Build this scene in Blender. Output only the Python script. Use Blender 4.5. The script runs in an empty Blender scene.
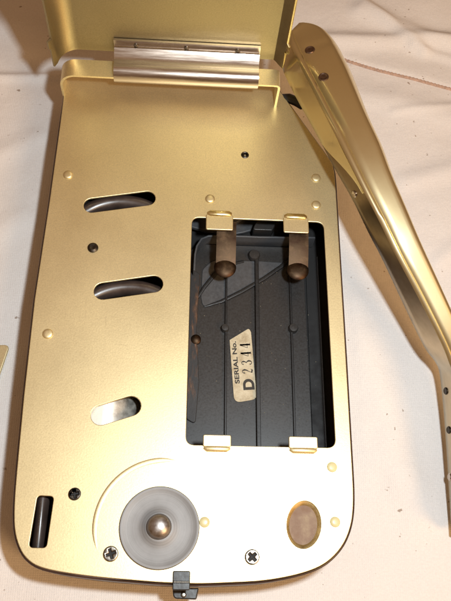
import bpy, bmesh, math, random
from mathutils import Vector, Matrix, noise
random.seed(7)
PI = math.pi
U = 0.01                      # everything below is written in centimetres
S = bpy.context.scene
COL = S.collection

# ------------------------------------------------------------------ camera
cam_d = bpy.data.cameras.new('camera')
cam = bpy.data.objects.new('camera', cam_d); COL.objects.link(cam)
# rows: the world axes in the camera's own axes (looking down at about 23 degrees from vertical)
RX = (0.9976898, -0.0320977, -0.0598732)
RY = (0.0062274, 0.9208410, -0.3898886)
RZ = (0.0676482, 0.3886150, 0.9189135)
cam.matrix_world = Matrix.Translation((0, 0, 0.262)) @ Matrix((RX, RY, RZ)).to_4x4()
cam_d.sensor_fit = 'VERTICAL'; cam_d.sensor_height = 24.0
cam_d.lens = 720.0/601.0*24.0
cam_d.clip_start = 0.005; cam_d.clip_end = 20
S.camera = cam

# ------------------------------------------------------------------ room light
w = bpy.data.worlds.new('World'); S.world = w; w.use_nodes = True
nt = w.node_tree; bg = nt.nodes['Background']
tc = nt.nodes.new('ShaderNodeTexCoord'); sp = nt.nodes.new('ShaderNodeSeparateXYZ')
nt.links.new(tc.outputs['Generated'], sp.inputs[0])
rp = nt.nodes.new('ShaderNodeValToRGB')
rp.color_ramp.elements[0].position = 0.42; rp.color_ramp.elements[0].color = (0.13, 0.07, 0.035, 1)
rp.color_ramp.elements[1].position = 1.0; rp.color_ramp.elements[1].color = (0.34, 0.19, 0.095, 1)
mr = nt.nodes.new('ShaderNodeMapRange'); mr.inputs[1].default_value = -1; mr.inputs[2].default_value = 1
nt.links.new(sp.outputs[2], mr.inputs[0]); nt.links.new(mr.outputs[0], rp.inputs[0])
nt.links.new(rp.outputs[0], bg.inputs[0]); bg.inputs[1].default_value = 1.0

# the camera's own flash, a little to the right of the lens
ld = bpy.data.lights.new('flash', 'AREA'); ld.shape = 'RECTANGLE'; ld.size = 0.014; ld.size_y = 0.02
ld.energy = 0.70; ld.color = (0.88, 0.96, 1.0)
lo = bpy.data.objects.new('flash', ld); COL.objects.link(lo)
lo.location = (0.050, 0.036, 0.262)
lo.rotation_euler = (Vector((0.015, 0.10, 0.0))-Vector(lo.location)).to_track_quat('-Z', 'Y').to_euler()

# the room's warm lamp, off to the right
l2 = bpy.data.lights.new('room_lamp', 'AREA'); l2.shape = 'DISK'; l2.size = 0.30; l2.energy = 3.7; l2.color = (1.0, 0.60, 0.27)
o2 = bpy.data.objects.new('room_lamp', l2); COL.objects.link(o2); o2.location = (0.52, -0.36, 0.58)
o2.rotation_euler = (Vector((0.03, 0.10, 0.0))-Vector(o2.location)).to_track_quat('-Z', 'Y').to_euler()

S.view_settings.view_transform = 'Standard'; S.view_settings.look = 'None'
S.view_settings.exposure = 0.0; S.view_settings.gamma = 1.0
S.view_settings.use_curve_mapping = False
S.render.engine = 'CYCLES'

# ------------------------------------------------------------------ materials
def new_mat(name):
    m = bpy.data.materials.new(name); m.use_nodes = True
    return m, m.node_tree, m.node_tree.nodes['Principled BSDF']
def coords(nt, scale):
    t = nt.nodes.new('ShaderNodeNewGeometry'); mp = nt.nodes.new('ShaderNodeMapping'); mp.inputs['Scale'].default_value = scale
    nt.links.new(t.outputs['Position'], mp.inputs[0]); return mp
def nz(nt, vec, scale, detail=3, rough=0.5):
    n = nt.nodes.new('ShaderNodeTexNoise'); n.inputs['Scale'].default_value = scale
    n.inputs['Detail'].default_value = detail; n.inputs['Roughness'].default_value = rough
    if vec: nt.links.new(vec.outputs[0], n.inputs['Vector'])
    return n
def ramp(nt, fac, stops):
    r = nt.nodes.new('ShaderNodeValToRGB'); e = r.color_ramp.elements
    while len(e) < len(stops): e.new(0.5)
    for k, (p, c) in enumerate(stops): e[k].position = p; e[k].color = (*c, 1)
    nt.links.new(fac, r.inputs[0]); return r
def mapr(nt, src, a, b, c, d):
    m = nt.nodes.new('ShaderNodeMapRange'); m.inputs[1].default_value = a; m.inputs[2].default_value = b
    m.inputs[3].default_value = c; m.inputs[4].default_value = d; nt.links.new(src, m.inputs[0]); return m
def bump(nt, p, src, strength, dist):
    b = nt.nodes.new('ShaderNodeBump'); b.inputs['Strength'].default_value = strength; b.inputs['Distance'].default_value = dist
    nt.links.new(src, b.inputs['Height']); nt.links.new(b.outputs[0], p.inputs['Normal']); return b

def gold(name, col, r1, r2, mix, grain=1.0, dark=None):
    """satin gold lacquered metal: a sharper lobe and a broad one, fine flake grain, faint smudges"""
    m, nt, p = new_mat(name)
    out = nt.nodes['Material Output']
    mp = coords(nt, (1, 1, 1))
    g = nz(nt, mp, 2100, 2, 0.7); sm = nz(nt, mp, 28, 5, 0.6); fl = nz(nt, mp, 1500, 2, 0.6)
    c1 = ramp(nt, g.outputs[0], [(0.3, tuple(x*(1-0.10*grain) for x in col)), (0.7, tuple(min(1, x*(1+0.08*grain)) for x in col))])
    mx = nt.nodes.new('ShaderNodeMix'); mx.data_type = 'RGBA'; mx.blend_type = 'MULTIPLY'; mx.inputs[0].default_value = 0.5
    sr = ramp(nt, sm.outputs[0], [(0.3, (0.86, 0.85, 0.83)), (0.65, (1, 1, 1))])
    nt.links.new(c1.outputs[0], mx.inputs[6]); nt.links.new(sr.outputs[0], mx.inputs[7])
    def scratch(sc, wdt, rot):
        g2 = nt.nodes.new('ShaderNodeNewGeometry'); m_ = nt.nodes.new('ShaderNodeMapping'); m_.inputs['Rotation'].default_value = (0, 0, rot); m_.inputs['Scale'].default_value = sc
        nt.links.new(g2.outputs['Position'], m_.inputs[0]); a_ = nz(nt, m_, 1.0, 1, 0.4)
        d_ = nt.nodes.new('ShaderNodeMath'); d_.operation = 'SUBTRACT'; d_.inputs[1].default_value = 0.62; nt.links.new(a_.outputs[0], d_.inputs[0])
        e_ = nt.nodes.new('ShaderNodeMath'); e_.operation = 'ABSOLUTE'; nt.links.new(d_.outputs[0], e_.inputs[0])
        return mapr(nt, e_.outputs[0], 0.0, wdt, 1.0, 0.0)
    sa = scratch((900, 26, 40), 0.006, 0.5); sb = scratch((30, 1100, 40), 0.005, 0.9)
    su = nt.nodes.new('ShaderNodeMath'); su.operation = 'MAXIMUM'; nt.links.new(sa.outputs[0], su.inputs[0]); nt.links.new(sb.outputs[0], su.inputs[1])
    gate = mapr(nt, sm.outputs[0], 0.5, 0.62, 0.0, 0.38); sx_ = nt.nodes.new('ShaderNodeMath'); sx_.operation = 'MULTIPLY'
    nt.links.new(su.outputs[0], sx_.inputs[0]); nt.links.new(gate.outputs[0], sx_.inputs[1])
    m3 = nt.nodes.new('ShaderNodeMix'); m3.data_type = 'RGBA'; m3.inputs[7].default_value = (0.45, 0.36, 0.22, 1)
    nt.links.new(sx_.outputs[0], m3.inputs[0]); nt.links.new(mx.outputs[2], m3.inputs[6]); mx = m3
    q = nt.nodes.new('ShaderNodeBsdfPrincipled')
    for s_, r_ in ((p, r1), (q, r2)):
        s_.inputs['Metallic'].default_value = 1.0
        rr = mapr(nt, sm.outputs[0], 0.3, 0.7, r_*0.93, r_*1.08); nt.links.new(rr.outputs[0], s_.inputs['Roughness'])
        nt.links.new(mx.outputs[2], s_.inputs['Base Color'])
    b = nt.nodes.new('ShaderNodeBump'); b.inputs['Strength'].default_value = 0.05*grain; b.inputs['Distance'].default_value = 0.00035
    nt.links.new(fl.outputs[0], b.inputs['Height'])
    nt.links.new(b.outputs[0], p.inputs['Normal']); nt.links.new(b.outputs[0], q.inputs['Normal'])
    ms = nt.nodes.new('ShaderNodeMixShader'); ms.inputs[0].default_value = mix
    nt.links.new(p.outputs[0], ms.inputs[1]); nt.links.new(q.outputs[0], ms.inputs[2]); nt.links.new(ms.outputs[0], out.inputs[0])
    return m
def metal(name, col, rough, grain=0.0, var=0.1, scale=300, stretch=(1, 1, 1), dirt=None):
    m, nt, p = new_mat(name); mp = coords(nt, stretch); n = nz(nt, mp, scale, 4, 0.6)
    st = [(0.3, tuple(x*(1-var) for x in col)), (0.7, tuple(min(1, x*(1+var)) for x in col))]
    if dirt: st = [(0.34, dirt)] + [(0.52, st[0][1]), (0.75, st[1][1])]
    r = ramp(nt, n.outputs[0], st); nt.links.new(r.outputs[0], p.inputs['Base Color'])
    p.inputs['Metallic'].default_value = 1.0
    rr = mapr(nt, n.outputs[0], 0.3, 0.7, rough*0.8, rough*1.25); nt.links.new(rr.outputs[0], p.inputs['Roughness'])
    if grain: bump(nt, p, n.outputs[0], grain, 0.0003)
    return m
def plastic(name, col, rough, var=0.25, scale=180, bmp=0.15, spec=0.5):
    m, nt, p = new_mat(name); mp = coords(nt, (1, 1, 1)); n = nz(nt, mp, scale, 5, 0.6)
    r = ramp(nt, n.outputs[0], [(0.3, tuple(x*(1-var) for x in col)), (0.7, tuple(x*(1+var) for x in col))])
    nt.links.new(r.outputs[0], p.inputs['Base Color'])
    rr = mapr(nt, n.outputs[0], 0.3, 0.7, rough*0.8, rough*1.2); nt.links.new(rr.outputs[0], p.inputs['Roughness'])
    p.inputs['Specular IOR Level'].default_value = spec
    bump(nt, p, n.outputs[0], bmp, 0.0002)
    return m

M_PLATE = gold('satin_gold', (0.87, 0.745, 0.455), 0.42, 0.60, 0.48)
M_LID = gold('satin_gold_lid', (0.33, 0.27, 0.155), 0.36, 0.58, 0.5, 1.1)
M_ARM = gold('polished_gold', (0.90, 0.80, 0.50), 0.17, 0.42, 0.36, 0.12)
M_EDGE = metal('bright_gold_edge', (0.86, 0.72, 0.36), 0.28)
M_CHROME = metal('brushed_hinge_steel', (0.60, 0.52, 0.45), 0.24, 0.12, 0.06, 800, (0.08, 1, 1), dirt=(0.50, 0.42, 0.36))
M_BROWNRIVET = metal('brown_rivet', (0.20, 0.135, 0.10), 0.4, 0.1, 0.2, 500)
M_BRONZEGREY = metal('bronze_grey', (0.20, 0.175, 0.13), 0.5, 0.05, 0.1, 200)
M_PALE = metal('pale_worn_metal', (0.74, 0.70, 0.62), 0.5, 0.05, 0.04, 300)
M_BROWNGOLD = metal('brown_gold', (0.60, 0.46, 0.22), 0.55, 0.1, 0.2, 300)
M_STEEL = metal('screw_steel', (0.27, 0.25, 0.22), 0.32, 0.2, 0.25, 900)
M_DARKSCREW = metal('blackened_steel', (0.07, 0.06, 0.05), 0.4, 0.2, 0.3, 900)
M_ALU = metal('grey_disc_metal', (0.30, 0.29, 0.29), 0.62, 0.05, 0.02, 300)
def mk_disc():
    m, nt, p = new_mat('turned_grey_metal'); t = nt.nodes.new('ShaderNodeTexCoord')
    ln = nt.nodes.new('ShaderNodeVectorMath'); ln.operation = 'LENGTH'; nt.links.new(t.outputs['Object'], ln.inputs[0])
    n = nt.nodes.new('ShaderNodeTexNoise'); n.noise_dimensions = '1D'; n.inputs['Scale'].default_value = 2600; n.inputs['Detail'].default_value = 3
    nt.links.new(ln.outputs['Value'], n.inputs['W']); n.inputs['Roughness'].default_value = 0.8
    n2 = nz(nt, None, 160, 5, 0.6); nt.links.new(t.outputs['Object'], n2.inputs['Vector'])
    ad = nt.nodes.new('ShaderNodeMath'); ad.operation = 'ADD'; nt.links.new(n.outputs[0], ad.inputs[0]); nt.links.new(n2.outputs[0], ad.inputs[1])
    r = ramp(nt, ad.outputs[0], [(0.7, (0.225, 0.22, 0.215)), (1.3, (0.285, 0.278, 0.275))]); 
    hf = nt.nodes.new('ShaderNodeMath'); hf.operation = 'MULTIPLY'; hf.inputs[1].default_value = 0.5; nt.links.new(ad.outputs[0], hf.inputs[0]); nt.links.new(hf.outputs[0], r.inputs[0])
    r.color_ramp.elements[0].position = 0.35; r.color_ramp.elements[1].position = 0.65
    nt.links.new(r.outputs[0], p.inputs['Base Color']); p.inputs['Metallic'].default_value = 0.7; p.inputs['Roughness'].default_value = 0.62
    bump(nt, p, n.outputs[0], 0.04, 0.0002); return m
M_ALU = mk_disc()
M_BLACKMETAL = plastic('black_painted_metal', (0.018, 0.016, 0.015), 0.4, 0.3, 500, 0.2)
M_DOME = metal('dome_metal', (0.43, 0.40, 0.38), 0.38, 0.1, 0.15, 500)
M_BRONZE = metal('tarnished_bronze', (0.11, 0.07, 0.042), 0.5, 0.15, 0.4, 240, dirt=(0.05, 0.028, 0.018))
M_RAIL = metal('dark_bronze_rail', (0.20, 0.145, 0.09), 0.30, 0.1, 0.25, 120)
M_RAIL2 = metal('grey_gold_rail', (0.50, 0.42, 0.32), 0.34, 0.1, 0.1, 160)
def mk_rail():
    m, nt, p = new_mat('bronze_rail_painted_glare'); g = nt.nodes.new('ShaderNodeNewGeometry'); sx = nt.nodes.new('ShaderNodeSeparateXYZ')
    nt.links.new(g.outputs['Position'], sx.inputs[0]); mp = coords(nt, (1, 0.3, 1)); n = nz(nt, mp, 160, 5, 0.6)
    a = mapr(nt, sx.outputs[1], 0.085, 0.125, 0.75, 0.0); ad = nt.nodes.new('ShaderNodeMath'); ad.operation = 'ADD'; nt.links.new(a.outputs[0], ad.inputs[0])  # flash reflection painted into the colour: dark bronze turns paler towards low y
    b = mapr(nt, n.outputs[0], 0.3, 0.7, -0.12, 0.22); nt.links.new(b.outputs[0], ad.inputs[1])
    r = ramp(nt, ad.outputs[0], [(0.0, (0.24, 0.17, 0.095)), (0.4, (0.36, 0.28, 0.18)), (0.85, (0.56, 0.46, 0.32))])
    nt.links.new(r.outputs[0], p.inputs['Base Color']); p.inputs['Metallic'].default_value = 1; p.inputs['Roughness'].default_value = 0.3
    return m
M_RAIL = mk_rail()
M_STAIN = metal('corroded_metal', (0.24, 0.16, 0.115), 0.6, 0.3, 0.2, 200, dirt=(0.14, 0.095, 0.06))
M_BLACK = plastic('black_plastic', (0.027, 0.025, 0.024), 0.38, 0.08, 1400, 0.04)
M_BLACK2 = plastic('dark_grey_plastic', (0.065, 0.066, 0.07), 0.42, 0.12, 900, 0.08)
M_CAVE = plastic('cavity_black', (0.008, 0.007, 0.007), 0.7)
M_RIB = plastic('rib_black', (0.010, 0.009, 0.009), 0.45, 0.1, 900, 0.05)
M_WHEEL = plastic('brown_black_wheel', (0.05, 0.034, 0.028), 0.36, spec=0.9)
M_SHELL = plastic('shell_brown', (0.045, 0.022, 0.014), 0.35)
M_CREAM = plastic('cream_rivet', (0.62, 0.55, 0.30), 0.35, 0.05)
M_INK = plastic('label_ink', (0.03, 0.025, 0.02), 0.7, 0.3, 2500)
def mk_rust():
    m, nt, p = new_mat('rusty_ledge'); mp = coords(nt, (1, 0.22, 1)); n = nz(nt, mp, 420, 5, 0.65)
    r = ramp(nt, n.outputs[0], [(0.52, (0.022, 0.02, 0.02)), (0.61, (0.07, 0.035, 0.018)), (0.72, (0.24, 0.12, 0.06))])
    nt.links.new(r.outputs[0], p.inputs['Base Color']); p.inputs['Roughness'].default_value = 0.55
    bump(nt, p, n.outputs[0], 0.5, 0.0004); return m
M_RUST = mk_rust()
def mk_paper():
    m, nt, p = new_mat('aged_label_paper'); mp = coords(nt, (1, 1, 1)); n = nz(nt, mp, 350, 6, 0.7); f = nz(nt, mp, 2400, 2)
    r = ramp(nt, n.outputs[0], [(0.3, (0.33, 0.26, 0.15)), (0.5, (0.50, 0.43, 0.29)), (0.7, (0.60, 0.54, 0.39))])
    nt.links.new(r.outputs[0], p.inputs['Base Color']); p.inputs['Roughness'].default_value = 0.55
    bump(nt, p, f.outputs[0], 0.2, 0.0002); return m
M_PAPER = mk_paper()
def mk_cloth():
    m, nt, p = new_mat('pale_cloth'); mp = coords(nt, (1, 1, 1))
    big = nz(nt, mp, 9, 4, 0.55); sp_ = nz(nt, mp, 420, 2, 0.5); weave = nz(nt, mp, 1500, 2, 0.6); mid = nz(nt, mp, 60, 5, 0.65)
    r = ramp(nt, big.outputs[0], [(0.3, (0.73, 0.69, 0.665)), (0.7, (0.81, 0.775, 0.745))])
    mx = nt.nodes.new('ShaderNodeMix'); mx.data_type = 'RGBA'; mx.blend_type = 'MULTIPLY'; mx.inputs[0].default_value = 1
    sr = ramp(nt, sp_.outputs[0], [(0.235, (0.5, 0.43, 0.38)), (0.285, (1, 1, 1))])
    nt.links.new(r.outputs[0], mx.inputs[6]); nt.links.new(sr.outputs[0], mx.inputs[7])
    m2 = nt.nodes.new('ShaderNodeMix'); m2.data_type = 'RGBA'; m2.blend_type = 'MULTIPLY'; m2.inputs[0].default_value = 1
    wr = ramp(nt, weave.outputs[0], [(0.3, (0.92, 0.92, 0.92)), (0.7, (1, 1, 1))])
    nt.links.new(mx.outputs[2], m2.inputs[6]); nt.links.new(wr.outputs[0], m2.inputs[7])
    nt.links.new(m2.outputs[2], p.inputs['Base Color']); p.inputs['Roughness'].default_value = 0.85
    p.inputs['Specular IOR Level'].default_value = 0.2
    b1 = nt.nodes.new('ShaderNodeBump'); b1.inputs['Strength'].default_value = 0.22; b1.inputs['Distance'].default_value = 0.003
    nt.links.new(mid.outputs[0], b1.inputs['Height'])
    t_ = nt.nodes.new('ShaderNodeNewGeometry'); ws = []
    for d_ in ('X', 'Y'):
        wv_ = nt.nodes.new('ShaderNodeTexWave'); wv_.bands_direction = d_; wv_.inputs['Scale'].default_value = 420; wv_.inputs['Distortion'].default_value = 2.0; wv_.inputs['Detail'].default_value = 1
        nt.links.new(t_.outputs['Position'], wv_.inputs['Vector']); ws.append(wv_)
    wm = nt.nodes.new('ShaderNodeMath'); wm.operation = 'MAXIMUM'; nt.links.new(ws[0].outputs[1], wm.inputs[0]); nt.links.new(ws[1].outputs[1], wm.inputs[1])
    b2 = bump(nt, p, wm.outputs[0], 0.25, 0.0003); nt.links.new(b1.outputs[0], b2.inputs['Normal'])
    return m
M_CLOTH = mk_cloth()
M_SEAM = plastic('seam_thread', (0.46, 0.31, 0.235), 0.8, 0.3, 900)

# ------------------------------------------------------------------ helpers
ORG = {}
def link_mesh(name, me, mat, parent=None, origin=None, angle=35, flat_caps=False):
    """me is in world centimetres; the object gets its origin at the middle of the piece"""
    vs = [v.co.copy() for v in me.vertices]
    if origin is None:
        lo_ = [min(v[k] for v in vs) for k in range(3)]; hi_ = [max(v[k] for v in vs) for k in range(3)]
        origin = Vector(((lo_[0]+hi_[0])/2, (lo_[1]+hi_[1])/2, lo_[2]))
    origin = Vector(origin)
    for v in me.vertices: v.co = (v.co-origin)*U
    me.name = name
    me.materials.clear(); me.materials.append(mat)
    for p in me.polygons: p.use_smooth = True
    me.set_sharp_from_angle(angle=math.radians(angle))
    for p in me.polygons: p.use_smooth = not (flat_caps and abs(p.normal.z) > 0.999)
    o = bpy.data.objects.new(name, me); COL.objects.link(o)
    ORG[o.name] = origin
    base = ORG[parent.name] if parent else Vector((0, 0, 0))
    o.parent = parent; o.location = (origin-base)*U
    return o
def mesh_of(verts, faces):
    me = bpy.data.meshes.new('m'); me.from_pydata([tuple(v) for v in verts], [], faces); me.update()
    bm = bmesh.new(); bm.from_mesh(me); bmesh.ops.recalc_face_normals(bm, faces=bm.faces); bm.to_mesh(me); bm.free()
    return me
def obj(name, verts, faces, mat, parent=None, **k): return link_mesh(name, mesh_of(verts, faces), mat, parent, **k)
def dup(o, pos, parent, rotz=0.0):
    c = o.copy(); COL.objects.link(c); ORG[c.name] = Vector(pos); c.parent = parent
    c.location = (Vector(pos)-ORG[parent.name])*U; c.rotation_euler = (0, 0, rotz); return c
def dup_tree(o, pos, parent, rotz=0.0):
    c = dup(o, pos, parent, rotz)
    for ch in list(o.children):
        d = ch.copy(); COL.objects.link(d); d.parent = c
    return c
def empty(name, loc, label, cat):
    o = bpy.data.objects.new(name, None); COL.objects.link(o); o.location = Vector(loc)*U; ORG[o.name] = Vector(loc)
    o.empty_display_size = 0.01; o['label'] = label; o['category'] = cat; return o
def prism_mesh(outer, holes, z0, z1, bev=0.0, res=2):
    cu = bpy.data.curves.new('c', 'CURVE'); cu.dimensions = '2D'; cu.fill_mode = 'BOTH'
    for poly in [outer]+list(holes):
        s = cu.splines.new('POLY'); s.points.add(len(poly)-1); s.use_cyclic_u = True
        for k, p in enumerate(poly): s.points[k].co = (p[0], p[1], 0, 1)
    h = (z1-z0)/2; cu.extrude = h-bev; cu.bevel_depth = bev; cu.bevel_resolution = res; cu.offset = -bev
    o = bpy.data.objects.new('c', cu); COL.objects.link(o)
    dg = bpy.context.evaluated_depsgraph_get(); me = bpy.data.meshes.new_from_object(o.evaluated_get(dg))
    COL.objects.unlink(o); bpy.data.objects.remove(o)
    bm = bmesh.new(); bm.from_mesh(me); bmesh.ops.remove_doubles(bm, verts=bm.verts, dist=1e-4)
    bmesh.ops.translate(bm, verts=bm.verts, vec=(0, 0, (z0+z1)/2)); bmesh.ops.recalc_face_normals(bm, faces=bm.faces)
    bm.to_mesh(me); bm.free(); return me
def prism(name, outer, holes, z0, z1, mat, parent, bev=0.0, **k):
    return link_mesh(name, prism_mesh(outer, holes, z0, z1, bev), mat, parent, flat_caps=True, **k)
def circle(cx, cy, r, n=40, ry=None, rot=0.0):
    ry = ry or r; out = []
    for k in range(n):
        a = 2*PI*k/n; x, y = r*math.cos(a), ry*math.sin(a)
        out.append((cx+x*math.cos(rot)-y*math.sin(rot), cy+x*math.sin(rot)+y*math.cos(rot)))
    return out
def obround(p, q, r, n=10):
    a = math.atan2(q[1]-p[1], q[0]-p[0]); out = []
    for k in range(n+1): t = a-PI/2+PI*k/n; out.append((q[0]+r*math.cos(t), q[1]+r*math.sin(t)))
    for k in range(n+1): t = a+PI/2+PI*k/n; out.append((p[0]+r*math.cos(t), p[1]+r*math.sin(t)))
    return out
def rounded(pts, rads, n=6):
    """polygon with each corner rounded by its own radius"""
    out = []; N = len(pts)
    for i in range(N):
        p = Vector(pts[i]); a = (Vector(pts[i-1])-p); b = (Vector(pts[(i+1) % N])-p)
        r = rads[i] if isinstance(rads, (list, tuple)) else rads
        if r <= 0: out.append(tuple(p)); continue
        la, lb = a.length, b.length; a.normalize(); b.normalize()
        ang = math.acos(max(-1, min(1, a.dot(b)))); t = min(r/math.tan(ang/2), la*0.49, lb*0.49)
        s, e = p+a*t, p+b*t
        for k in range(n+1):
            u = k/n; out.append(tuple(s*(1-u)**2+p*2*u*(1-u)*0.93+((s+e)/2)*2*u*(1-u)*0.07+e*u*u))
    return out
def rect(x0, y0, x1, y1, r=0.1): return rounded([(x0, y0), (x1, y0), (x1, y1), (x0, y1)], r)
def lathe_mesh(prof, c=(0, 0, 0), n=48, a0=0, a1=2*PI, sy=1.0, flat=False):
    full = abs(a1-a0-2*PI) < 1e-6; m = n if full else n+1; V = []; F = []; L = len(prof)
    for k in range(m):
        a = a0+(a1-a0)*k/n
        for r, z in prof: V.append((c[0]+r*math.cos(a), c[1]+r*sy*math.sin(a), c[2]+z))
    for k in range(n):
        k2 = (k+1) % m
        for j in range(L-1): F.append((k*L+j, k2*L+j, k2*L+j+1, k*L+j+1))
    me = mesh_of(V, F); bm = bmesh.new(); bm.from_mesh(me); bmesh.ops.remove_doubles(bm, verts=bm.verts, dist=1e-5)
    bmesh.ops.recalc_face_normals(bm, faces=bm.faces); bm.to_mesh(me); bm.free(); return me
def lathe(name, prof, c, mat, parent, **k): return link_mesh(name, lathe_mesh(prof, c, **k), mat, parent, origin=c)
def tube_mesh(path, r, n=8, flat=1.0):
    V = []; F = []; P = [Vector(p) for p in path]
    for i, p in enumerate(P):
        d = (P[min(i+1, len(P)-1)]-P[max(i-1, 0)]).normalized(); s = d.cross(Vector((0, 0, 1))).normalized(); u = s.cross(d)
        rr = r[i] if isinstance(r, (list, tuple)) else r
        for k in range(n): a = 2*PI*k/n; V.append(p+s*rr*math.cos(a)+u*rr*flat*math.sin(a))
    for i in range(len(P)-1):
        for k in range(n): F.append((i*n+k, i*n+(k+1) % n, (i+1)*n+(k+1) % n, (i+1)*n+k))
    F.append(tuple(range(n))); F.append(tuple((len(P)-1)*n+k for k in range(n)))
    return mesh_of(V, F)
def sheet_mesh(rows, th):
    """grid of points rows[i][j] given thickness th along its normals"""
    R = len(rows); Cn = len(rows[0]); P = [[Vector(p) for p in r] for r in rows]; V = []; F = []
    Nn = []
    for i in range(R):
        row = []
        for j in range(Cn):
            du = P[min(i+1, R-1)][j]-P[max(i-1, 0)][j]; dv = P[i][min(j+1, Cn-1)]-P[i][max(j-1, 0)]
            row.append(du.cross(dv).normalized())
        Nn.append(row)
    for s in (0, 1):
        for i in range(R):
            for j in range(Cn): V.append(P[i][j]+Nn[i][j]*th*s)
    A = R*Cn; idx = lambda i, j, s: s*A+i*Cn+j
    for i in range(R-1):
        for j in range(Cn-1):
            F.append((idx(i, j, 0), idx(i, j+1, 0), idx(i+1, j+1, 0), idx(i+1, j, 0)))
            F.append((idx(i, j, 1), idx(i+1, j, 1), idx(i+1, j+1, 1), idx(i, j+1, 1)))
    for i in range(R-1):
        for j in (0, Cn-1): F.append((idx(i, j, 0), idx(i+1, j, 0), idx(i+1, j, 1), idx(i, j, 1)))
    for j in range(Cn-1):
        for i in (0, R-1): F.append((idx(i, j, 0), idx(i, j, 1), idx(i, j+1, 1), idx(i, j+1, 0)))
    return mesh_of(V, F)

# ------------------------------------------------------------------ cloth
def seg_d(x, y, a, b):
    ax, ay = a; bx, by = b; dx, dy = bx-ax, by-ay; L2 = dx*dx+dy*dy
    t = ((x-ax)*dx+(y-ay)*dy)/L2; tc_ = max(0, min(1, t))
    sd = ((x-ax)*dy-(y-ay)*dx)/math.sqrt(L2)
    return math.hypot(x-ax-tc_*dx, y-ay-tc_*dy), t, sd
FOLDS = [((6.5, 24.6), (12.8, 25.0), 0.13, 0.45), ((8.2, 26.6), (14.5, 23.6), 0.10, 0.5), ((7.4, 21.6), (14.0, 20.2), 0.07, 0.7),
         ((9.6, 17.0), (14.0, 18.6), 0.06, 0.5), ((8.0, 27.5), (11.0, 24.2), 0.07, 0.3), ((10.5, 24.4), (14, 23.3), 0.06, 0.25), ((9.3, 20.6), (13.5, 21.4), 0.03, 0.2), ((10.6, 13.2), (13.5, 15.6), 0.05, 0.4), ((-12, 21.2), (-5.6, 21.7), 0.07, 0.22), ((-12, 23.6), (-6.2, 25.2), 0.09, 0.7),
         ((-9.5, 16.5), (-6.4, 18.4), 0.05, 0.5), ((6.8, 11.2), (8.6, 3.0), 0.05, 0.7), ((-10, 12), (-6.6, 14.5), 0.05, 0.6), ((6.4, 6), (11, 1.5), 0.05, 0.8)]
SEAM = [(5.6, 24.1), (6.54, 23.78), (7.6, 23.35), (8.8, 22.95), (10.2, 22.6), (11.4, 22.28), (12.4, 22.0), (15, 21.3)]
def seam_y(x):
    for (x0, y0), (x1, y1) in zip(SEAM, SEAM[1:]):
        if x0 <= x <= x1: return y0+(y1-y0)*(x-x0)/(x1-x0)
    return SEAM[0][1] if x < SEAM[0][0] else SEAM[-1][1]
def cloth_z(x, y):
    z = 0
    for a, b, h, wd in FOLDS:
        d, t, sd = seg_d(x, y, a, b); f = math.exp(-(d/wd)**2)
        z += 2.4*h*f
    z += 0.10*noise.noise(Vector((x*0.22+y*0.12, y*0.30-x*0.10, 3)))+0.02*noise.noise(Vector((x*1.1, y*1.1, 9)))
    # the hem of the upper cloth lies on the lower one along the brown seam
    e = max(0, min(1, (x-4.5)/1.2)); dy = y-seam_y(x)
    z += e*0.10*(1/(1+math.exp(-max(-30, min(30, dy*9)))))*math.exp(-max(0, dy)*0.35)
    z -= e*0.05*math.exp(-(dy/0.16)**2)
    # pressed flat under the housing and towards the far edges
    inx = max(0, abs(x-0.4)-5.6); iny = max(0, abs(y-10.4)-9.6); d = math.hypot(inx, iny)
    k = min(1, d/0.9)
    return z*k-0.02*(1-k)-0.0
def axis(lo_, a, b, hi_, st): 
    out = [lo_]; g = []
    t = a; 
    k = a
    pre = [a-(a-lo_)*(j/6)**2 for j in range(6, 0, -1)]
    n = int((b-a)/st); g = [a+(b-a)*j/n for j in range(n+1)]
    post = [b+(hi_-b)*(j/6)**2 for j in range(1, 7)]
    return pre+g+post
xs = axis(-90, -10, 14.5, 90, 0.11); ys = axis(-80, -1.5, 28.5, 110, 0.11)
V = [(x, y, cloth_z(x, y)) for y in ys for x in xs]; nx = len(xs)
F = [(j*nx+i, j*nx+i+1, (j+1)*nx+i+1, (j+1)*nx+i) for j in range(len(ys)-1) for i in range(nx-1)]
cloth = obj('cloth', V, F, M_CLOTH, origin=(0, 0, 0), angle=80); cloth['kind'] = 'structure'
# brown sewn seam
V = []; F = []
x = 5.0
while x < 13.4:
    y = seam_y(x); y2 = seam_y(x+0.16)
    m = tube_mesh([(x, y, cloth_z(x, y)+0.03), (x+0.08, (y+y2)/2+0.004, cloth_z(x+.08, y)+0.035), (x+0.17, y2-0.015, cloth_z(x+.16, y2)+0.03)], [0.055, 0.075, 0.055], 6)
    b = len(V); V += [v.co.copy() for v in m.vertices]; F += [tuple(b+q for q in p.vertices) for p in m.polygons]
    x += 0.165
m = tube_mesh([(5+k*0.1, seam_y(5+k*0.1), cloth_z(5+k*0.1, seam_y(5+k*0.1))+0.01) for k in range(86)], 0.07, 6, 0.6)
b = len(V); V += [v.co.copy() for v in m.vertices]; F += [tuple(b+q for q in p.vertices) for p in m.polygons]
seam = obj('seam_stitching', V, F, M_SEAM, cloth); seam['kind'] = 'stuff'

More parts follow.
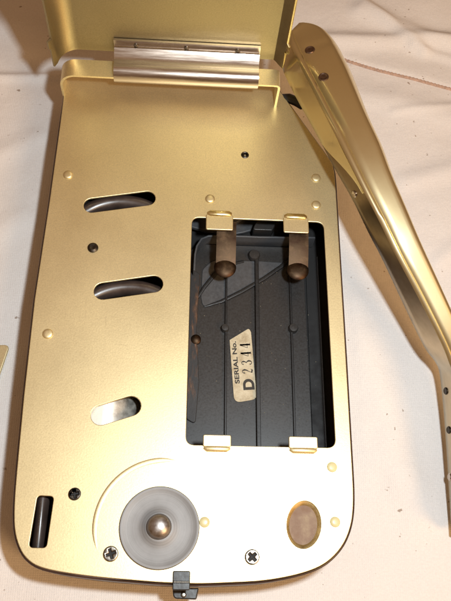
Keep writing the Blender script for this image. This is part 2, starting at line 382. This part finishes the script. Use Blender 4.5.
# ------------------------------------------------------------------ housing
ZT = 2.2                                # top face of the gold base plate
root = empty('metal_housing', (0.4, 10.4, 0), 'large gold metal housing lying face down with raised hinged lid and open black compartment', 'device housing')
OUT = [(-5.04, 20.0), (-5.06, 17.5), (-5.12, 14.08), (-5.24, 10), (-5.22, 6.5), (-5.16, 3.9), (-5.12, 2.9), (-5.02, 2.1), (-4.78, 1.55), (-4.5, 1.24), (-4.12, 1.04), (-3.4, 0.9), (-2.26, 0.77), (-0.41, 0.64), (0.83, 0.61), (2.7, 0.70),
       (3.6, 0.84), (4.29, 1.02), (4.75, 1.22), (5.12, 1.5), (5.43, 1.86), (5.65, 2.30), (5.78, 2.8), (5.84, 3.53), (5.86, 8), (5.87, 15.5), (5.86, 15.9), (5.8, 16.25), (5.68, 16.5), (3.70, 19.86), (3.6, 20.0)]
def cut_corners(pts):
    out = [pts[0]]
    for p, q in zip(pts, pts[1:]):
        p = Vector(p); q = Vector(q)
        if (q-p).length > 1.2: out += [tuple(p+(q-p).normalized()*0.25), tuple(q-(q-p).normalized()*0.25)]
        else: out += [tuple(p*0.75+q*0.25), tuple(p*0.25+q*0.75)]
    return out+[pts[-1]]
OUT = OUT[:4]+cut_corners(cut_corners(OUT[4:30]))+OUT[30:]
def offset_poly(pts, d):
    out = []; N = len(pts)
    for i in range(N):
        a = Vector(pts[i-1]); b = Vector(pts[(i+1) % N]); t = (b-a).normalized(); out.append((pts[i][0]+t.y*d, pts[i][1]-t.x*d))
    return out
area = sum(OUT[i-1][0]*OUT[i][1]-OUT[i][0]*OUT[i-1][1] for i in range(len(OUT)))
sgn = 1 if area > 0 else -1
slot_polys = [obround((-3.53, 13.92), (-1.46, 14.33), 0.31), obround((-2.86, 10.40), (-1.05, 10.75), 0.33), obround((-2.60, 5.86), (-1.62, 6.20), 0.34),
              rounded([(-4.52, 1.62), (-3.98, 1.62), (-3.90, 3.18), (-4.42, 3.20)], 0.12)]
comp = rect(0.27, 4.92, 5.32, 13.58, 0.28)
oval = circle(4.15, 2.42, 0.55, 40, 0.74, -0.16)
latch_slot = rect(-0.03, 0.40, 0.52, 0.97, 0.04)
hole_small = circle(2.30, 16.49, 0.12, 20)
plate = prism('base_plate', OUT, slot_polys+[comp, oval, hole_small], ZT-0.08, ZT, M_PLATE, root, 0.022)
# the side shell and its dark lip
lip = offset_poly(OUT, 0.075*sgn); inn = offset_poly(OUT, -0.16*sgn)
prism('side_shell', lip, [inn], 0.0, ZT-0.085, M_SHELL, root, 0.05)
inn2 = offset_poly(OUT, -0.165*sgn)
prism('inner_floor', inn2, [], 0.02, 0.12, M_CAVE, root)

# --- bridge over the top end, carrying the hinge
def bridge():
    y0, y1, h = 18.93, 19.72, 1.2; pr = []
    pr.append((-5.0, 0.0)); pr.append((-5.0, 0.55))
    for k in range(9):
        a = PI-PI/2*k/8; pr.append((-5.0+0.55+0.55*math.cos(a), h-0.55+0.55*math.sin(a)))
    for k in range(1, 9): pr.append((-4.45+k*0.98, h))
    for k in range(5): a = PI/2-PI/2*k/4; pr.append((3.42+0.1*math.cos(a), h-0.1+0.1*math.sin(a)))
    pr.append((3.52, 0.0))
    rows = [[(x_, y, ZT+z_+0.002) for x_, z_ in pr] for y in (y0, y0+0.04, (y0+y1)/2, y1-0.04, y1)]
    return sheet_mesh(rows, -0.09)
br = link_mesh('hinge_bridge', bridge(), M_PLATE, root)

# --- lid: a tray standing up from the top end
def lid():
    zs = [3.62, 3.66, 4.0, 4.55, 4.6, 4.95, 5.0, 7, 10, 13]; rows = []
    for z in zs:
        ex = 0.10 if 4.58 < z < 4.97 else (0.05 if z < 4.58 else -0.03)
        lean = 0.02*(z-3.6); pr = []
        for k in range(11):
            a = PI-PI/2*k/10; pr.append((-4.35+0.78*math.cos(a)-(0.04+ex if k == 0 else 0.0), 19.24+0.86*math.sin(a)-(ex if k == 0 else 0)))
        for k in range(1, 8): pr.append((-4.35+k*1.09, 20.10))
        pr += [(3.33, 20.10), (3.40, 20.03), (3.50, 19.88), (3.66, 19.70-ex*0.5)]
        rows.append([(x_, y_+lean, z) for x_, y_ in pr])
    return sheet_mesh(rows, 0.07)
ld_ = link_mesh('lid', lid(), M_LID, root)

for xs_, dx_ in ((3.68, 0.012), (-5.22, -0.02)):
    pth = [(xs_, 19.66 if xs_ > 0 else 19.20, 3.60), (xs_, 19.66 if xs_ > 0 else 19.20, 4.55), (xs_+dx_*6, 19.56 if xs_ > 0 else 19.12, 4.62), (xs_+dx_*6, 19.58 if xs_ > 0 else 19.14, 4.95), (xs_, 19.70 if xs_ > 0 else 19.28, 5.03), (xs_, 19.86 if xs_ > 0 else 19.45, 13.0)]
    if xs_ > 0: link_mesh('rolled_edge', tube_mesh(pth, 0.055, 8), M_EDGE, ld_)
# --- hinge
def extr_x(profile, x0, x1, n=2):
    V = []; F = []; L = len(profile)
    for k in range(n+1):
        for (y, z) in profile: V.append((x0+(x1-x0)*k/n, y, z))
    for k in range(n):
        for j in range(L): F.append((k*L+j, k*L+(j+1) % L, (k+1)*L+(j+1) % L, (k+1)*L+j))
    F.append(tuple(range(L))); F.append(tuple(n*L+j for j in range(L)))
    return mesh_of(V, F)
HX0, HX1 = -2.95, 2.72
hinge = link_mesh('hinge', extr_x([(19.99, 3.60), (19.99, 4.36), (20.09, 4.36), (20.09, 3.60)], HX0-0.01, HX1+0.01), M_CHROME, root)
# rolled knuckle with its tail leaf
cy, cz, r = 19.33, 3.38, 0.42
prof = [(19.97, 4.30), (19.93, 4.30)]
for k in range(15):
    a = math.radians(60+k*17.5); prof.append((cy+r*math.cos(a), cz+r*math.sin(a)))
prof = [(19.97, 4.04), (19.92, 4.05), (19.66, 3.86)]+[(cy+r*math.cos(math.radians(70+k*16)), cz+r*math.sin(math.radians(70+k*16))) for k in range(17)]+[(19.80, 3.75)]
kn = link_mesh('knuckle', extr_x(prof, HX0, HX1), M_CHROME, hinge, angle=40)

for px_ in (-2.1, -0.15, 1.85):
    m_ = lathe_mesh([(0.10, 0.0), (0.095, 0.03), (0.06, 0.055), (0, 0.06)], (0, 0, 0), 20)
    for v in m_.vertices: v.co = Vector((px_+v.co.x, 19.985-v.co.z, 4.14+v.co.y))
    link_mesh('screw', m_, M_STEEL, hinge)
# --- raised rivets pressed in the plate
rv = lathe('rivet', [(0.19, 0.0), (0.18, 0.03), (0.15, 0.055), (0.09, 0.065), (0, 0.068)], (-4.54, 15.22, ZT), M_PLATE, plate, n=28)
for p in [(0.94, 14.41), (5.11, 15.56), (5.06, 14.33), (-4.65, 8.70)]:
    dup(rv, (*p, ZT), plate)
rv2 = lathe('rivet', [(0.17, 0.0), (0.165, 0.03), (0.135, 0.055), (0.07, 0.065), (0, 0.067)], (5.17, 2.51, ZT), M_CREAM, plate, n=28)
for p in [(5.16, 4.27), (0.94, 2.45)]: dup(rv2, (*p, ZT), plate)
# --- screws
def cross(r_, w_): 
    return [(w_, r_), (-w_, r_), (-w_, w_), (-r_, w_), (-r_, -w_), (-w_, -w_), (-w_, -r_), (w_, -r_), (w_, -w_), (r_, -w_), (r_, w_), (w_, w_)]
def screw(pos, rot, mat, r_=0.235):
    m = prism_mesh(circle(0, 0, r_, 32), [cross(r_*0.62, r_*0.14)], 0.0, 0.09, 0.035)
    for v in m.vertices: v.co += Vector(pos)
    o = link_mesh('screw', m, mat, plate, origin=pos); o.rotation_euler = (0, 0, rot)
    b = link_mesh('recess', prism_mesh(circle(pos[0], pos[1], r_*0.7, 20), [], pos[2]+0.004, pos[2]+0.03), M_CAVE, o, origin=pos)
    return o
s1 = screw((-1.97, 1.46, ZT), 0.35, M_STEEL); dup_tree(s1, (2.46, 1.41, ZT), plate, 0.75)
screw((-3.24, 3.26, ZT), 0.2, M_DARKSCREW, 0.20)
# domed dark stud in the upper left part
lathe('stud', [(0.20, 0.0), (0.19, 0.05), (0.12, 0.10), (0.03, 0.085), (0, 0.08)], (-3.35, 12.12, ZT), M_DARKSCREW, plate, n=28)
lathe('eyelet', [(0.10, -0.05), (0.10, 0.012), (0.125, 0.03), (0.155, 0.012), (0.16, 0.0)], (2.30, 16.49, ZT), M_DARKSCREW, plate, n=28)
lathe('eyelet', [(0.0, -0.03), (0.05, -0.02), (0.08, -0.05), (0.11, -0.08)], (2.30, 16.49, ZT), M_STEEL, plate, n=20)

# --- pressed ring in the plate round the grey disc
ring = [( -0.36+2.17*math.cos(a), 2.28+2.12*math.sin(a)) for a in [math.radians(70+k*(140/48)) for k in range(49)]]
ringm = tube_mesh([(x_, y_, ZT-0.012) for x_, y_ in ring], [0.10*min(1, 0.08+min(k, 48-k)/10) for k in range(49)], 10, 0.28)
link_mesh('pressed_ring', ringm, M_PLATE, plate)

# --- grey disc with centre dome
disc = lathe('disc', [(1.27, 0.0), (1.275, 0.05), (1.25, 0.085), (1.19, 0.09), (1.16, 0.075), (0.95, 0.055), (0.7, 0.05), (0.55, 0.07), (0.46, 0.11), (0.40, 0.12), (0, 0.12)], (-0.49, 2.27, ZT), M_ALU, root, n=96)
lathe('dome', [(0.40, 0.10), (0.395, 0.20), (0.35, 0.30), (0.26, 0.38), (0.13, 0.425), (0, 0.44)], (-0.50, 2.28, ZT), M_DOME, disc, n=48)

# --- oval recess with stained metal
prism('oval_recess', circle(4.15, 2.42, 0.60, 36, 0.80, -0.16), [], ZT-0.22, ZT-0.14, M_STAIN, root)
rm = lathe_mesh([(0.60, -0.09), (0.56, -0.05), (0.54, -0.06), (0.48, -0.11), (0.44, -0.16)], (0, 0, 0), 48, sy=1.36)
for v in rm.vertices: v.co += Vector((4.15, 2.42, ZT))
o_ = link_mesh('recess_rim', rm, M_BROWNGOLD, root, origin=(4.15, 2.42, ZT)); o_.rotation_euler = (0, 0, -0.16)

# --- wheels seen through the slots
def wheel(c, R_, z, a0=20, a1=160, rr=0.24):
    pr = [(R_+rr*0.85*math.cos(t), z+rr*math.sin(t)) for t in [2*PI*k/16 for k in range(17)]]
    return link_mesh('wheel', lathe_mesh(pr, (c[0], c[1], 0), 60, math.radians(a0), math.radians(a1)), M_WHEEL, root)
wheel((-2.40, 12.18), 2.25, 1.60, 20, 160, 0.35)
wheel((-1.92, 8.42), 2.38, 1.62, 50, 150, 0.35)
rows = []
for x_, z_ in ((-3.2, 1.98), (-2.6, 1.99), (-2.42, 1.98), (-2.25, 1.94), (-2.08, 1.86), (-1.9, 1.74), (-1.6, 1.50), (-1.2, 1.15), (-0.7, 0.8)):
    rows.append([(x_, y_, z_-0.0) for y_ in (5.0, 5.6, 6.2, 6.8)])
link_mesh('lever', sheet_mesh(rows, -0.06), M_PALE, root, angle=60)
prism('lever', rounded([(-3.9, 13.75), (-3.25, 13.9), (-2.9, 14.45), (-3.9, 14.4)], 0.1), [], 1.55, 1.68, M_STEEL, root, 0.02)
cylm = lathe_mesh([(0.0, -1.1), (0.40, -1.1), (0.42, -1.05), (0.42, 1.05), (0.40, 1.1), (0, 1.1)], (0, 0, 0), 40)
for v in cylm.vertices:
    c_ = v.co.copy(); v.co = Vector((-4.33+c_.x*0.55, 2.45+c_.z, 1.45+c_.y))
link_mesh('roller', cylm, M_WHEEL, root)

# --- bottom latch
lt = prism('latch', rect(-0.02, 0.42, 0.52, 0.98, 0.05), [], ZT-0.06, ZT+0.05, M_BLACKMETAL, root, 0.03)
prism('latch_rib', rect(0.0, 0.62, 0.50, 0.69, 0.02), [], ZT+0.04, ZT+0.08, M_DARKSCREW, lt, 0.015)
lt2 = prism('latch_hook', rounded([(0.02, 0.18), (0.75, 0.16), (0.82, 0.5), (-0.02, 0.5)], [0.14, 0.06, 0.03, 0.03]), [], 1.40, 1.60, M_BLACKMETAL, root, 0.04)
lathe('pin', [(0.09, 0), (0.085, 0.04), (0.05, 0.07), (0, 0.075)], (0.34, 0.30, 1.60), M_STEEL, lt2, n=20)

# --- black lug between housing and handle
lugm = tube_mesh([(3.9, 19.55, 2.0), (4.15, 19.42, 2.15), (4.45, 19.28, 2.15), (4.75, 19.2, 1.95)], [0.16, 0.20, 0.20, 0.16], 14)
link_mesh('pivot_lug', lugm, M_BLACK, root)

# ------------------------------------------------------------------ compartment
ZF = 0.45
cmp_ = prism('compartment_floor', rounded([(0.05, 4.6), (4.88, 4.6), (4.80, 13.35), (0.55, 13.35), (0.05, 12.8)], [0, 0, 0, 0.5, 0.3]), [], 0.2, ZF, M_BLACK, root, 0.02)
prism('side_channel', rect(4.93, 4.6, 5.75, 15.3, 0.02), [], 0.12, 0.22, M_CAVE, cmp_)
prism('channel_ridge', rect(5.36, 4.6, 5.40, 13.0, 0.0), [], 0.22, 0.40, M_BLACK2, cmp_)
# compartment walls
prism('compartment_wall', rect(-0.06, 4.5, 5.80, 15.45, 0.2), [rect(0.02, 4.58, 5.72, 15.37, 0.15)], 0.12, ZT-0.09, M_BLACK, root)
# rim wall at the upper end of the floor
rimp = [(0.42, 11.9), (0.44, 12.6), (0.50, 12.95), (0.68, 13.28), (0.95, 13.42), (1.4, 13.46), (3, 13.46), (5.2, 13.52)]
def wall(path, z0, z1, th):
    L = len(path); a = offset_open(path, th/2); b = offset_open(path, -th/2); return a+b[::-1]
def offset_open(pts, d):
    out = []
    for i in range(len(pts)):
        t = (Vector(pts[min(i+1, len(pts)-1)])-Vector(pts[max(i-1, 0)])).normalized(); out.append((pts[i][0]+t.y*d, pts[i][1]-t.x*d))
    return out
prism('rim_wall', wall(rimp, 0, 0, 0.07), [], 0.25, 1.05, M_BLACK2, cmp_, 0.015)
# discs lying in the cavity above the rim
prism('spool_disc', circle(0.9, 15.9, 2.05, 64), [circle(0.9, 15.9, 1.3, 48)], 0.55, 0.75, M_BLACK2, root, 0.04)
prism('spool_disc', circle(1.6, 16.6, 2.75, 64), [circle(1.6, 16.6, 1.8, 48)], 0.25, 0.42, M_BLACK2, root, 0.04)
prism('cavity_block', rounded([(2.7, 13.8), (3.5, 13.8), (3.7, 14.3), (3.0, 14.5)], 0.08), [], 0.3, 1.0, M_BLACK, root, 0.03)
# ribs
for x_, ya, yb, wd_, hh in ((1.70, 5.4, 12.5, 0.085, 0.13), (2.90, 4.8, 12.8, 0.15, 0.20), (4.22, 5.4, 12.5, 0.085, 0.13)):
    prism('rib', rect(x_-wd_/2, ya, x_+wd_/2, yb, 0.02), [], ZF-0.02, ZF+hh, M_RIB, cmp_, 0.02)
for x_, y_, rr in ((1.66, 9.72, 0.15), (4.28, 9.80, 0.18), (2.80, 12.86, 0.23), (1.70, 5.36, 0.13)):
    lathe('post', [(rr, 0), (rr, 0.20), (rr*0.85, 0.26), (rr*0.3, 0.27), (0, 0.27)], (x_, y_, ZF-0.01), M_BLACK, cmp_, n=28)
# panel pressed in the floor and its curved ribs
prism('floor_panel', rounded([(0.72, 11.0), (0.80, 10.62), (1.45, 10.78), (4.15, 12.62), (3.05, 12.66), (1.15, 12.62), (0.75, 12.2)], [0.15, 0.15, 0.1, 0.05, 0.05, 0.4, 0.3]), [], ZF-0.02, ZF+0.05, M_BLACK2, cmp_, 0.02)
link_mesh('curved_rib', tube_mesh([(0.85, 10.62, ZF+0.04), (1.5, 10.85, ZF+0.05), (2.3, 11.3, ZF+0.06), (3.2, 11.9, ZF+0.06), (3.9, 12.45, ZF+0.07), (4.2, 12.8, ZF+0.06)], [0.03, 0.08, 0.09, 0.09, 0.09, 0.07], 8, 0.7), M_RIB, cmp_)
link_mesh('curved_rib', tube_mesh([(0.55, 10.9, ZF+0.04), (0.85, 11.45, ZF+0.07), (1.25, 12.0, ZF+0.08), (1.8, 12.45, ZF+0.08), (2.4, 12.62, ZF+0.06)], [0.05, 0.08, 0.09, 0.09, 0.05], 8, 0.7), M_RIB, cmp_)
# rusty ledge on the left with a round boss
prism('ledge', rounded([(0.28, 6.2), (0.62, 6.0), (0.72, 7.6), (0.58, 9.6), (0.66, 12.0), (0.28, 12.2)], 0.12), [], ZF-0.02, ZF+0.10, M_RUST, cmp_, 0.03)
lathe('boss', [(0.20, 0), (0.19, 0.12), (0.12, 0.17), (0.0, 0.18)], (0.56, 9.25, ZF), M_BRONZE, cmp_, n=28)

# serial label
LZ = ZF+0.035
lab = rounded([(1.84, 9.28), (2.58, 9.78), (2.66, 9.62), (2.86, 7.0), (2.02, 6.84)], [0.03, 0.08, 0.08, 0.22, 0.22])
label = prism('serial_label', lab, [], LZ, LZ+0.02, M_PAPER, root, 0.005)
TH = math.radians(90+5.0)
def text(body, size, pos, length, bold=0.0):
    cu = bpy.data.curves.new('t', 'FONT'); cu.body = body; cu.size = size; cu.offset = bold; cu.extrude = 0.004
    o = bpy.data.objects.new('t', cu); COL.objects.link(o)
    dg = bpy.context.evaluated_depsgraph_get(); me = bpy.data.meshes.new_from_object(o.evaluated_get(dg)); bpy.data.objects.remove(o)
    x1 = max(v.co.x for v in me.vertices); x0 = min(v.co.x for v in me.vertices); k = length/(x1-x0)
    for v in me.vertices:
        x_, y_ = (v.co.x-x0)*k, v.co.y
        v.co = Vector((pos[0]+x_*math.cos(TH)-y_*math.sin(TH), pos[1]+x_*math.sin(TH)+y_*math.cos(TH), LZ+0.026+v.co.z))
    return link_mesh('lettering', me, M_INK, label)
text('SERIAL No.', 0.235, (2.22, 7.58), 1.66, 0.006)
text('D', 0.55, (2.76, 7.36), 0.42, 0.022)
# the digits 2344 with thick and thin strokes and serifs
DIG = {'4': [[(0.42, 0.04, .05), (0.42, 0.98, .085)], [(0.40, 0.98, .03), (0.02, 0.30, .025)], [(0.0, 0.29, .022), (0.58, 0.29, .022)], [(0.27, 0.015, .018), (0.58, 0.015, .018)], [(0.42, 0.02, .085), (0.42, 0.98, .075)]],
       '2': [[(0.10, 0.74, .07), (0.07, 0.82, .045), (0.13, 0.93, .03), (0.27, 0.985, .025), (0.42, 0.92, .055), (0.48, 0.76, .085), (0.42, 0.58, .06), (0.25, 0.36, .03), (0.08, 0.10, .025)], [(0.06, 0.07, .03), (0.2, 0.10, .07), (0.36, 0.05, .075), (0.48, 0.06, .04), (0.53, 0.2, .02)]],
       '3': [[(0.10, 0.80, .06), (0.10, 0.87, .04), (0.18, 0.95, .025), (0.28, 0.985, .025), (0.41, 0.92, .05), (0.45, 0.78, .075), (0.40, 0.62, .05), (0.25, 0.53, .025)], [(0.25, 0.53, .025), (0.42, 0.46, .05), (0.50, 0.29, .085), (0.44, 0.10, .06), (0.28, 0.015, .028), (0.14, 0.04, .03), (0.06, 0.14, .05), (0.09, 0.22, .06)]]}
def digits(s, pos, h, adv):
    V = []; F = []
    for i, ch in enumerate(s):
        for st in DIG[ch]:
            pts = [(i*adv+x_*h*0.78, y_*h, w_*h*0.98) for x_, y_, w_ in st]; b = len(V)
            for k, (x_, y_, w_) in enumerate(pts):
                a = Vector(pts[max(0, k-1)][:2]); c = Vector(pts[min(len(pts)-1, k+1)][:2]); t = (c-a).normalized(); n_ = Vector((-t.y, t.x))
                for sg in (-1, 1):
                    q = Vector((x_, y_))+n_*w_*sg
                    V.append((pos[0]+q.x*math.cos(TH)-q.y*math.sin(TH), pos[1]+q.x*math.sin(TH)+q.y*math.cos(TH), LZ+0.028+0.0004*i))
            F += [(b+2*k, b+2*k+1, b+2*k+3, b+2*k+2) for k in range(len(pts)-1)]
    return obj('serial_digits', V, F, M_INK, label)
digits('2344', (2.72, 7.99), 0.40, 0.335)

V = []; F = []
for k in range(150):
    x_ = random.uniform(0.6, 5.2); y_ = random.uniform(5.1, 12.6); h_ = ZF+0.004 if x_ < 4.86 else 0.225; q = random.choice([0.008, 0.01, 0.012, 0.018]); a = random.random()*3
    b = len(V); V += [(x_+q*math.cos(a+t), y_+q*math.sin(a+t), h_) for t in (0, 2.1, 4.2)]+[(x_, y_, h_+q)]; F += [(b, b+1, b+3), (b+1, b+2, b+3), (b+2, b, b+3), (b, b+2, b+1)]
du = obj('dust', V, F, M_PAPER, cmp_); du['kind'] = 'stuff'
# contact springs and gold tabs
for x0_, x1_, sx in ((0.80, 1.83, 1.60), (3.75, 4.72, 4.38)):
    tab = prism('clip_tab', rect(x0_, 13.04, x1_, 13.70, 0.07), [], ZT+0.003, ZT+0.075, M_PLATE, plate, 0.03)
    bead = tube_mesh([(x0_+0.06, 13.74, ZT+0.03), (x0_+0.16, 13.74, ZT+0.05), (x1_-0.16, 13.74, ZT+0.05), (x1_-0.06, 13.74, ZT+0.03)], [0.08, 0.13, 0.13, 0.08], 12, 0.75)
    link_mesh('tab_fold', bead, M_EDGE, tab)
    rows = []
    for k in range(9):
        u = k/8; y_ = 13.55-u*1.75; z_ = 2.0-0.45*u+0.10*math.sin(u*PI); hw = 0.37
        rows.append([(sx-hw, y_, z_-0.02), (sx-hw*0.5, y_, z_), (sx+hw*0.5, y_, z_), (sx+hw, y_, z_-0.02)])
    sprg = link_mesh('contact_spring', sheet_mesh(rows, 0.035), M_BRONZE, root)
    lathe('contact_button', [(0.42, -0.02), (0.42, 0.0), (0.38, 0.04), (0.27, 0.09), (0.14, 0.115), (0, 0.12)], (sx-0.02, 11.80, 1.60), M_BRONZE, sprg, n=36)
for x0_, x1_ in ((0.84, 1.78), (3.72, 4.70)):
    tab = prism('clip_tab', rect(x0_, 4.86, x1_, 5.26, 0.06), [], ZT+0.003, ZT+0.09, M_PLATE, plate, 0.03)
    bead = tube_mesh([(x0_+0.04, 4.83, ZT+0.02), (x0_+0.14, 4.80, ZT+0.04), (x1_-0.14, 4.80, ZT+0.04), (x1_-0.04, 4.83, ZT+0.02)], [0.05, 0.10, 0.10, 0.05], 12, 0.8)
    link_mesh('tab_fold', bead, M_PLATE, tab)

# ------------------------------------------------------------------ the gold handle on the right
HX = {}
handle = empty('metal_bar', (7.2, 14.0, 0), 'long tapering polished gold metal bar with two rivets lying beside the housing', 'metal bar')
CAMZ = 26.2
def P(px, py, z):
    """point on the horizontal plane at height z that the survey of the photograph gives"""
    d = Vector((px-225.5, 300.5-py, -720.0)); wv = Matrix((RX, RY, RZ)) @ d
    t = (z-CAMZ)/wv.z; return Vector((wv.x*t, wv.y*t, z))
# stations: ridge (T), right edge (R), lower left edge (B), height of the ridge
ST = [((290.5, 33), (301, 27.5), (286, 38), 4.25), ((290.5, 36), (315, 29.5), (285, 44), 4.28), ((291, 40), (326, 34.5), (284, 54), 4.33), ((292.5, 45), (334, 42), (283, 62), 4.4), ((296, 52.5), (339.5, 50), (284, 71), 4.48), ((302, 65), (342, 55), (288, 80), 4.6), ((313, 86.5), (352, 76), (297, 98), 4.75), ((335, 129), (368, 117), (317, 134), 4.9), ((350, 159), (382, 148), (333, 165), 4.9),
      ((366, 191), (392, 177), (352, 198), 4.75), ((382, 222), (406, 211), (368, 231), 4.5), ((397, 253), (419, 243), (384, 262), 4.2), ((421, 298), (440, 291), (404, 305), 3.55), ((443, 342), (459, 335), (424, 346), 2.95),
      ((451, 362), (468, 356), (435, 361), 2.65), ((457, 380), (474, 376), (440, 374), 2.35), ((461, 415), (477, 415), (444, 412), 2.1), ((463, 450), (478, 450), (447, 452), 1.9), ((465, 500), (478, 500), (450, 500), 1.8), ((466, 535), (476, 535), (452, 535), 1.7)]
def smooth_st(ST, sub=4):
    flat = [[*t, *r_, *b, z] for t, r_, b, z in ST]; out = []
    for i in range(len(flat)-1):
        p0 = flat[max(0, i-1)]; p1 = flat[i]; p2 = flat[i+1]; p3 = flat[min(len(flat)-1, i+2)]
        for k in range(sub):
            u = k/sub
            out.append([0.5*((2*b)+(-a+c)*u+(2*a-5*b+4*c-d)*u*u+(-a+3*b-3*c+d)*u**3) for a, b, c, d in zip(p0, p1, p2, p3)])
    out.append(flat[-1]); return out
SS = smooth_st(ST)
top_rows = []; wall_rows = []; rail_rows = []
for i, s in enumerate(SS):
    T = P(s[0], s[1], s[6]); R_ = P(s[2], s[3], s[6]-0.35); B = P(s[4], s[5], s[6]-1.05)
    row = []
    ax = (R_-T); wdt = ax.length; gr = min(1.0, i/14.0)
    # ridge bead, gently crowned top, rounded right shoulder, short right wall
    row.append(T+Vector((0, 0, -0.08))-ax*0.02)
    row.append(T+ax*0.01+Vector((0, 0, -0.01))); row.append(T+ax*0.045+Vector((0, 0, 0.025))); row.append(T+ax*0.085+Vector((0, 0, 0.01))); row.append(T+ax*0.12+Vector((0, 0, -0.02)))
    for u in (0.2, 0.32, 0.45, 0.58, 0.66, 0.72, 0.77, 0.82, 0.86, 0.9, 0.94, 0.97, 1.0):
        cr = 0.86-0.12*gr; zc = 0.35*u+gr*0.24*min(u, cr)/cr+0.01*math.sin(PI*min(1, u/cr))-(0.34+0.28*gr)*(max(0, u-cr+0.04)/(1.04-cr))**1.5
        row.append(T+ax*u+Vector((0, 0, zc-0.02)))
    row.append(R_+Vector((0.02, 0, -0.3))); row.append(R_+Vector((0.0, 0, -0.85)))
    top_rows.append(row)
    q = T-ax*0.02+Vector((0, 0, -0.10))
    wr_ = [q.lerp(B, u) for u in (0.0, 0.25, 0.5, 0.75, 1.0)]+[B+Vector((0.06, 0.02, -0.10)), B+Vector((0.25, 0.08, -0.13))]
    wall_rows.append(wr_)
# close the rounded far end
c0 = sum((Vector(v) for v in top_rows[0]), Vector())/len(top_rows[0])
cap = [Vector((v.x, v.y+0.05, v.z-0.5)) for v in top_rows[0]]
link_mesh('top_cover', sheet_mesh([cap]+top_rows, 0.05), M_ARM, handle, angle=50)
SPL = 29
tongue = []
for k in range(1, 8):
    fr = 1-0.88*math.sin(k/7*PI/2)**1.3; w0 = wall_rows[SPL+k]
    tongue.append([w0[0].lerp(w0[4], u*fr)+Vector((-0.012, -0.01, 0.004)) for u in (0.0, 0.25, 0.5, 0.75, 1.0)]+[w0[0].lerp(w0[4], fr)+Vector((0.05*q, 0.02*q, -0.05*q*fr)) for q in (1, 2)])
link_mesh('side_wall', sheet_mesh(wall_rows[:SPL+1]+tongue, -0.03), M_ARM, handle, angle=50)
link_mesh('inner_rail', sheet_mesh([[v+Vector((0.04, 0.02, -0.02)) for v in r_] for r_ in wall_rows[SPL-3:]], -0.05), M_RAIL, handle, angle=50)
def surf(rows, fi, fj):
    i = int(fi); j = int(fj); a = Vector(rows[i][j]); b = Vector(rows[min(i+1, len(rows)-1)][j]); c = Vector(rows[i][min(j+1, len(rows[0])-1)])
    n_ = (b-a).cross(c-a).normalized(); n_ = n_ if n_.z > 0 else -n_
    return a+(b-a)*(fi-i)+(c-a)*(fj-j), n_
def stud(name, pos, n_, prof, mat, parent, seg=24):
    m = lathe_mesh(prof, (0, 0, 0), seg); q = Vector((0, 0, 1)).rotation_difference(n_)
    for v in m.vertices: v.co = q @ v.co+pos
    return link_mesh(name, m, mat, parent)
from mathutils.bvhtree import BVHTree
def hit(o_rows, px, py):
    V = [v for r_ in o_rows for v in r_]; C_ = len(o_rows[0]); F_ = [(i*C_+j, i*C_+j+1, (i+1)*C_+j+1, (i+1)*C_+j) for i in range(len(o_rows)-1) for j in range(C_-1)]
    bv = BVHTree.FromPolygons(V, F_); o_ = Vector((0, 0, CAMZ)); d = (P(px, py, 0)-o_).normalized(); h_, n_, i_, t_ = bv.ray_cast(o_, d)
    if h_ is None: return None
    if n_.z < 0: n_ = -n_
    return h_, n_
for px, py in ((310, 51), (323.5, 78)):
    h_ = hit(top_rows, px, py)
    if h_:
        stud('rivet', h_[0]+h_[1]*0.052, h_[1], [(0.20, 0.0), (0.185, 0.03), (0.16, 0.036), (0.13, 0.02), (0.09, 0.008), (0.05, 0.018), (0, 0.022)], M_BROWNRIVET, handle)
for px, py, mt in ((354.5, 194, M_CHROME), (446, 391, M_DARKSCREW), (449, 430, M_DARKSCREW), (450, 477, M_CHROME)):
    h_ = hit(wall_rows, px, py)
    if h_: stud('screw', h_[0]+h_[1]*0.01, h_[1], [(0.135, -0.05), (0.135, 0.015), (0.11, 0.04), (0.05, 0.035), (0, 0.03)], mt, handle)
    else: print('MISS', px, py)

# ------------------------------------------------------------------ small plate at the left edge of the cloth
sm = prism('metal_plate', rounded([(-10.6, 8.75), (-10.6, 4.6), (-7.3, 4.4), (-6.40, 8.95)], [0.3, 0.3, 0.3, 0.16]), [], 0.06, 0.20, M_PLATE, None, 0.03)
sm['label'] = 'small loose gold metal plate at the left edge on the cloth'; sm['category'] = 'metal plate'
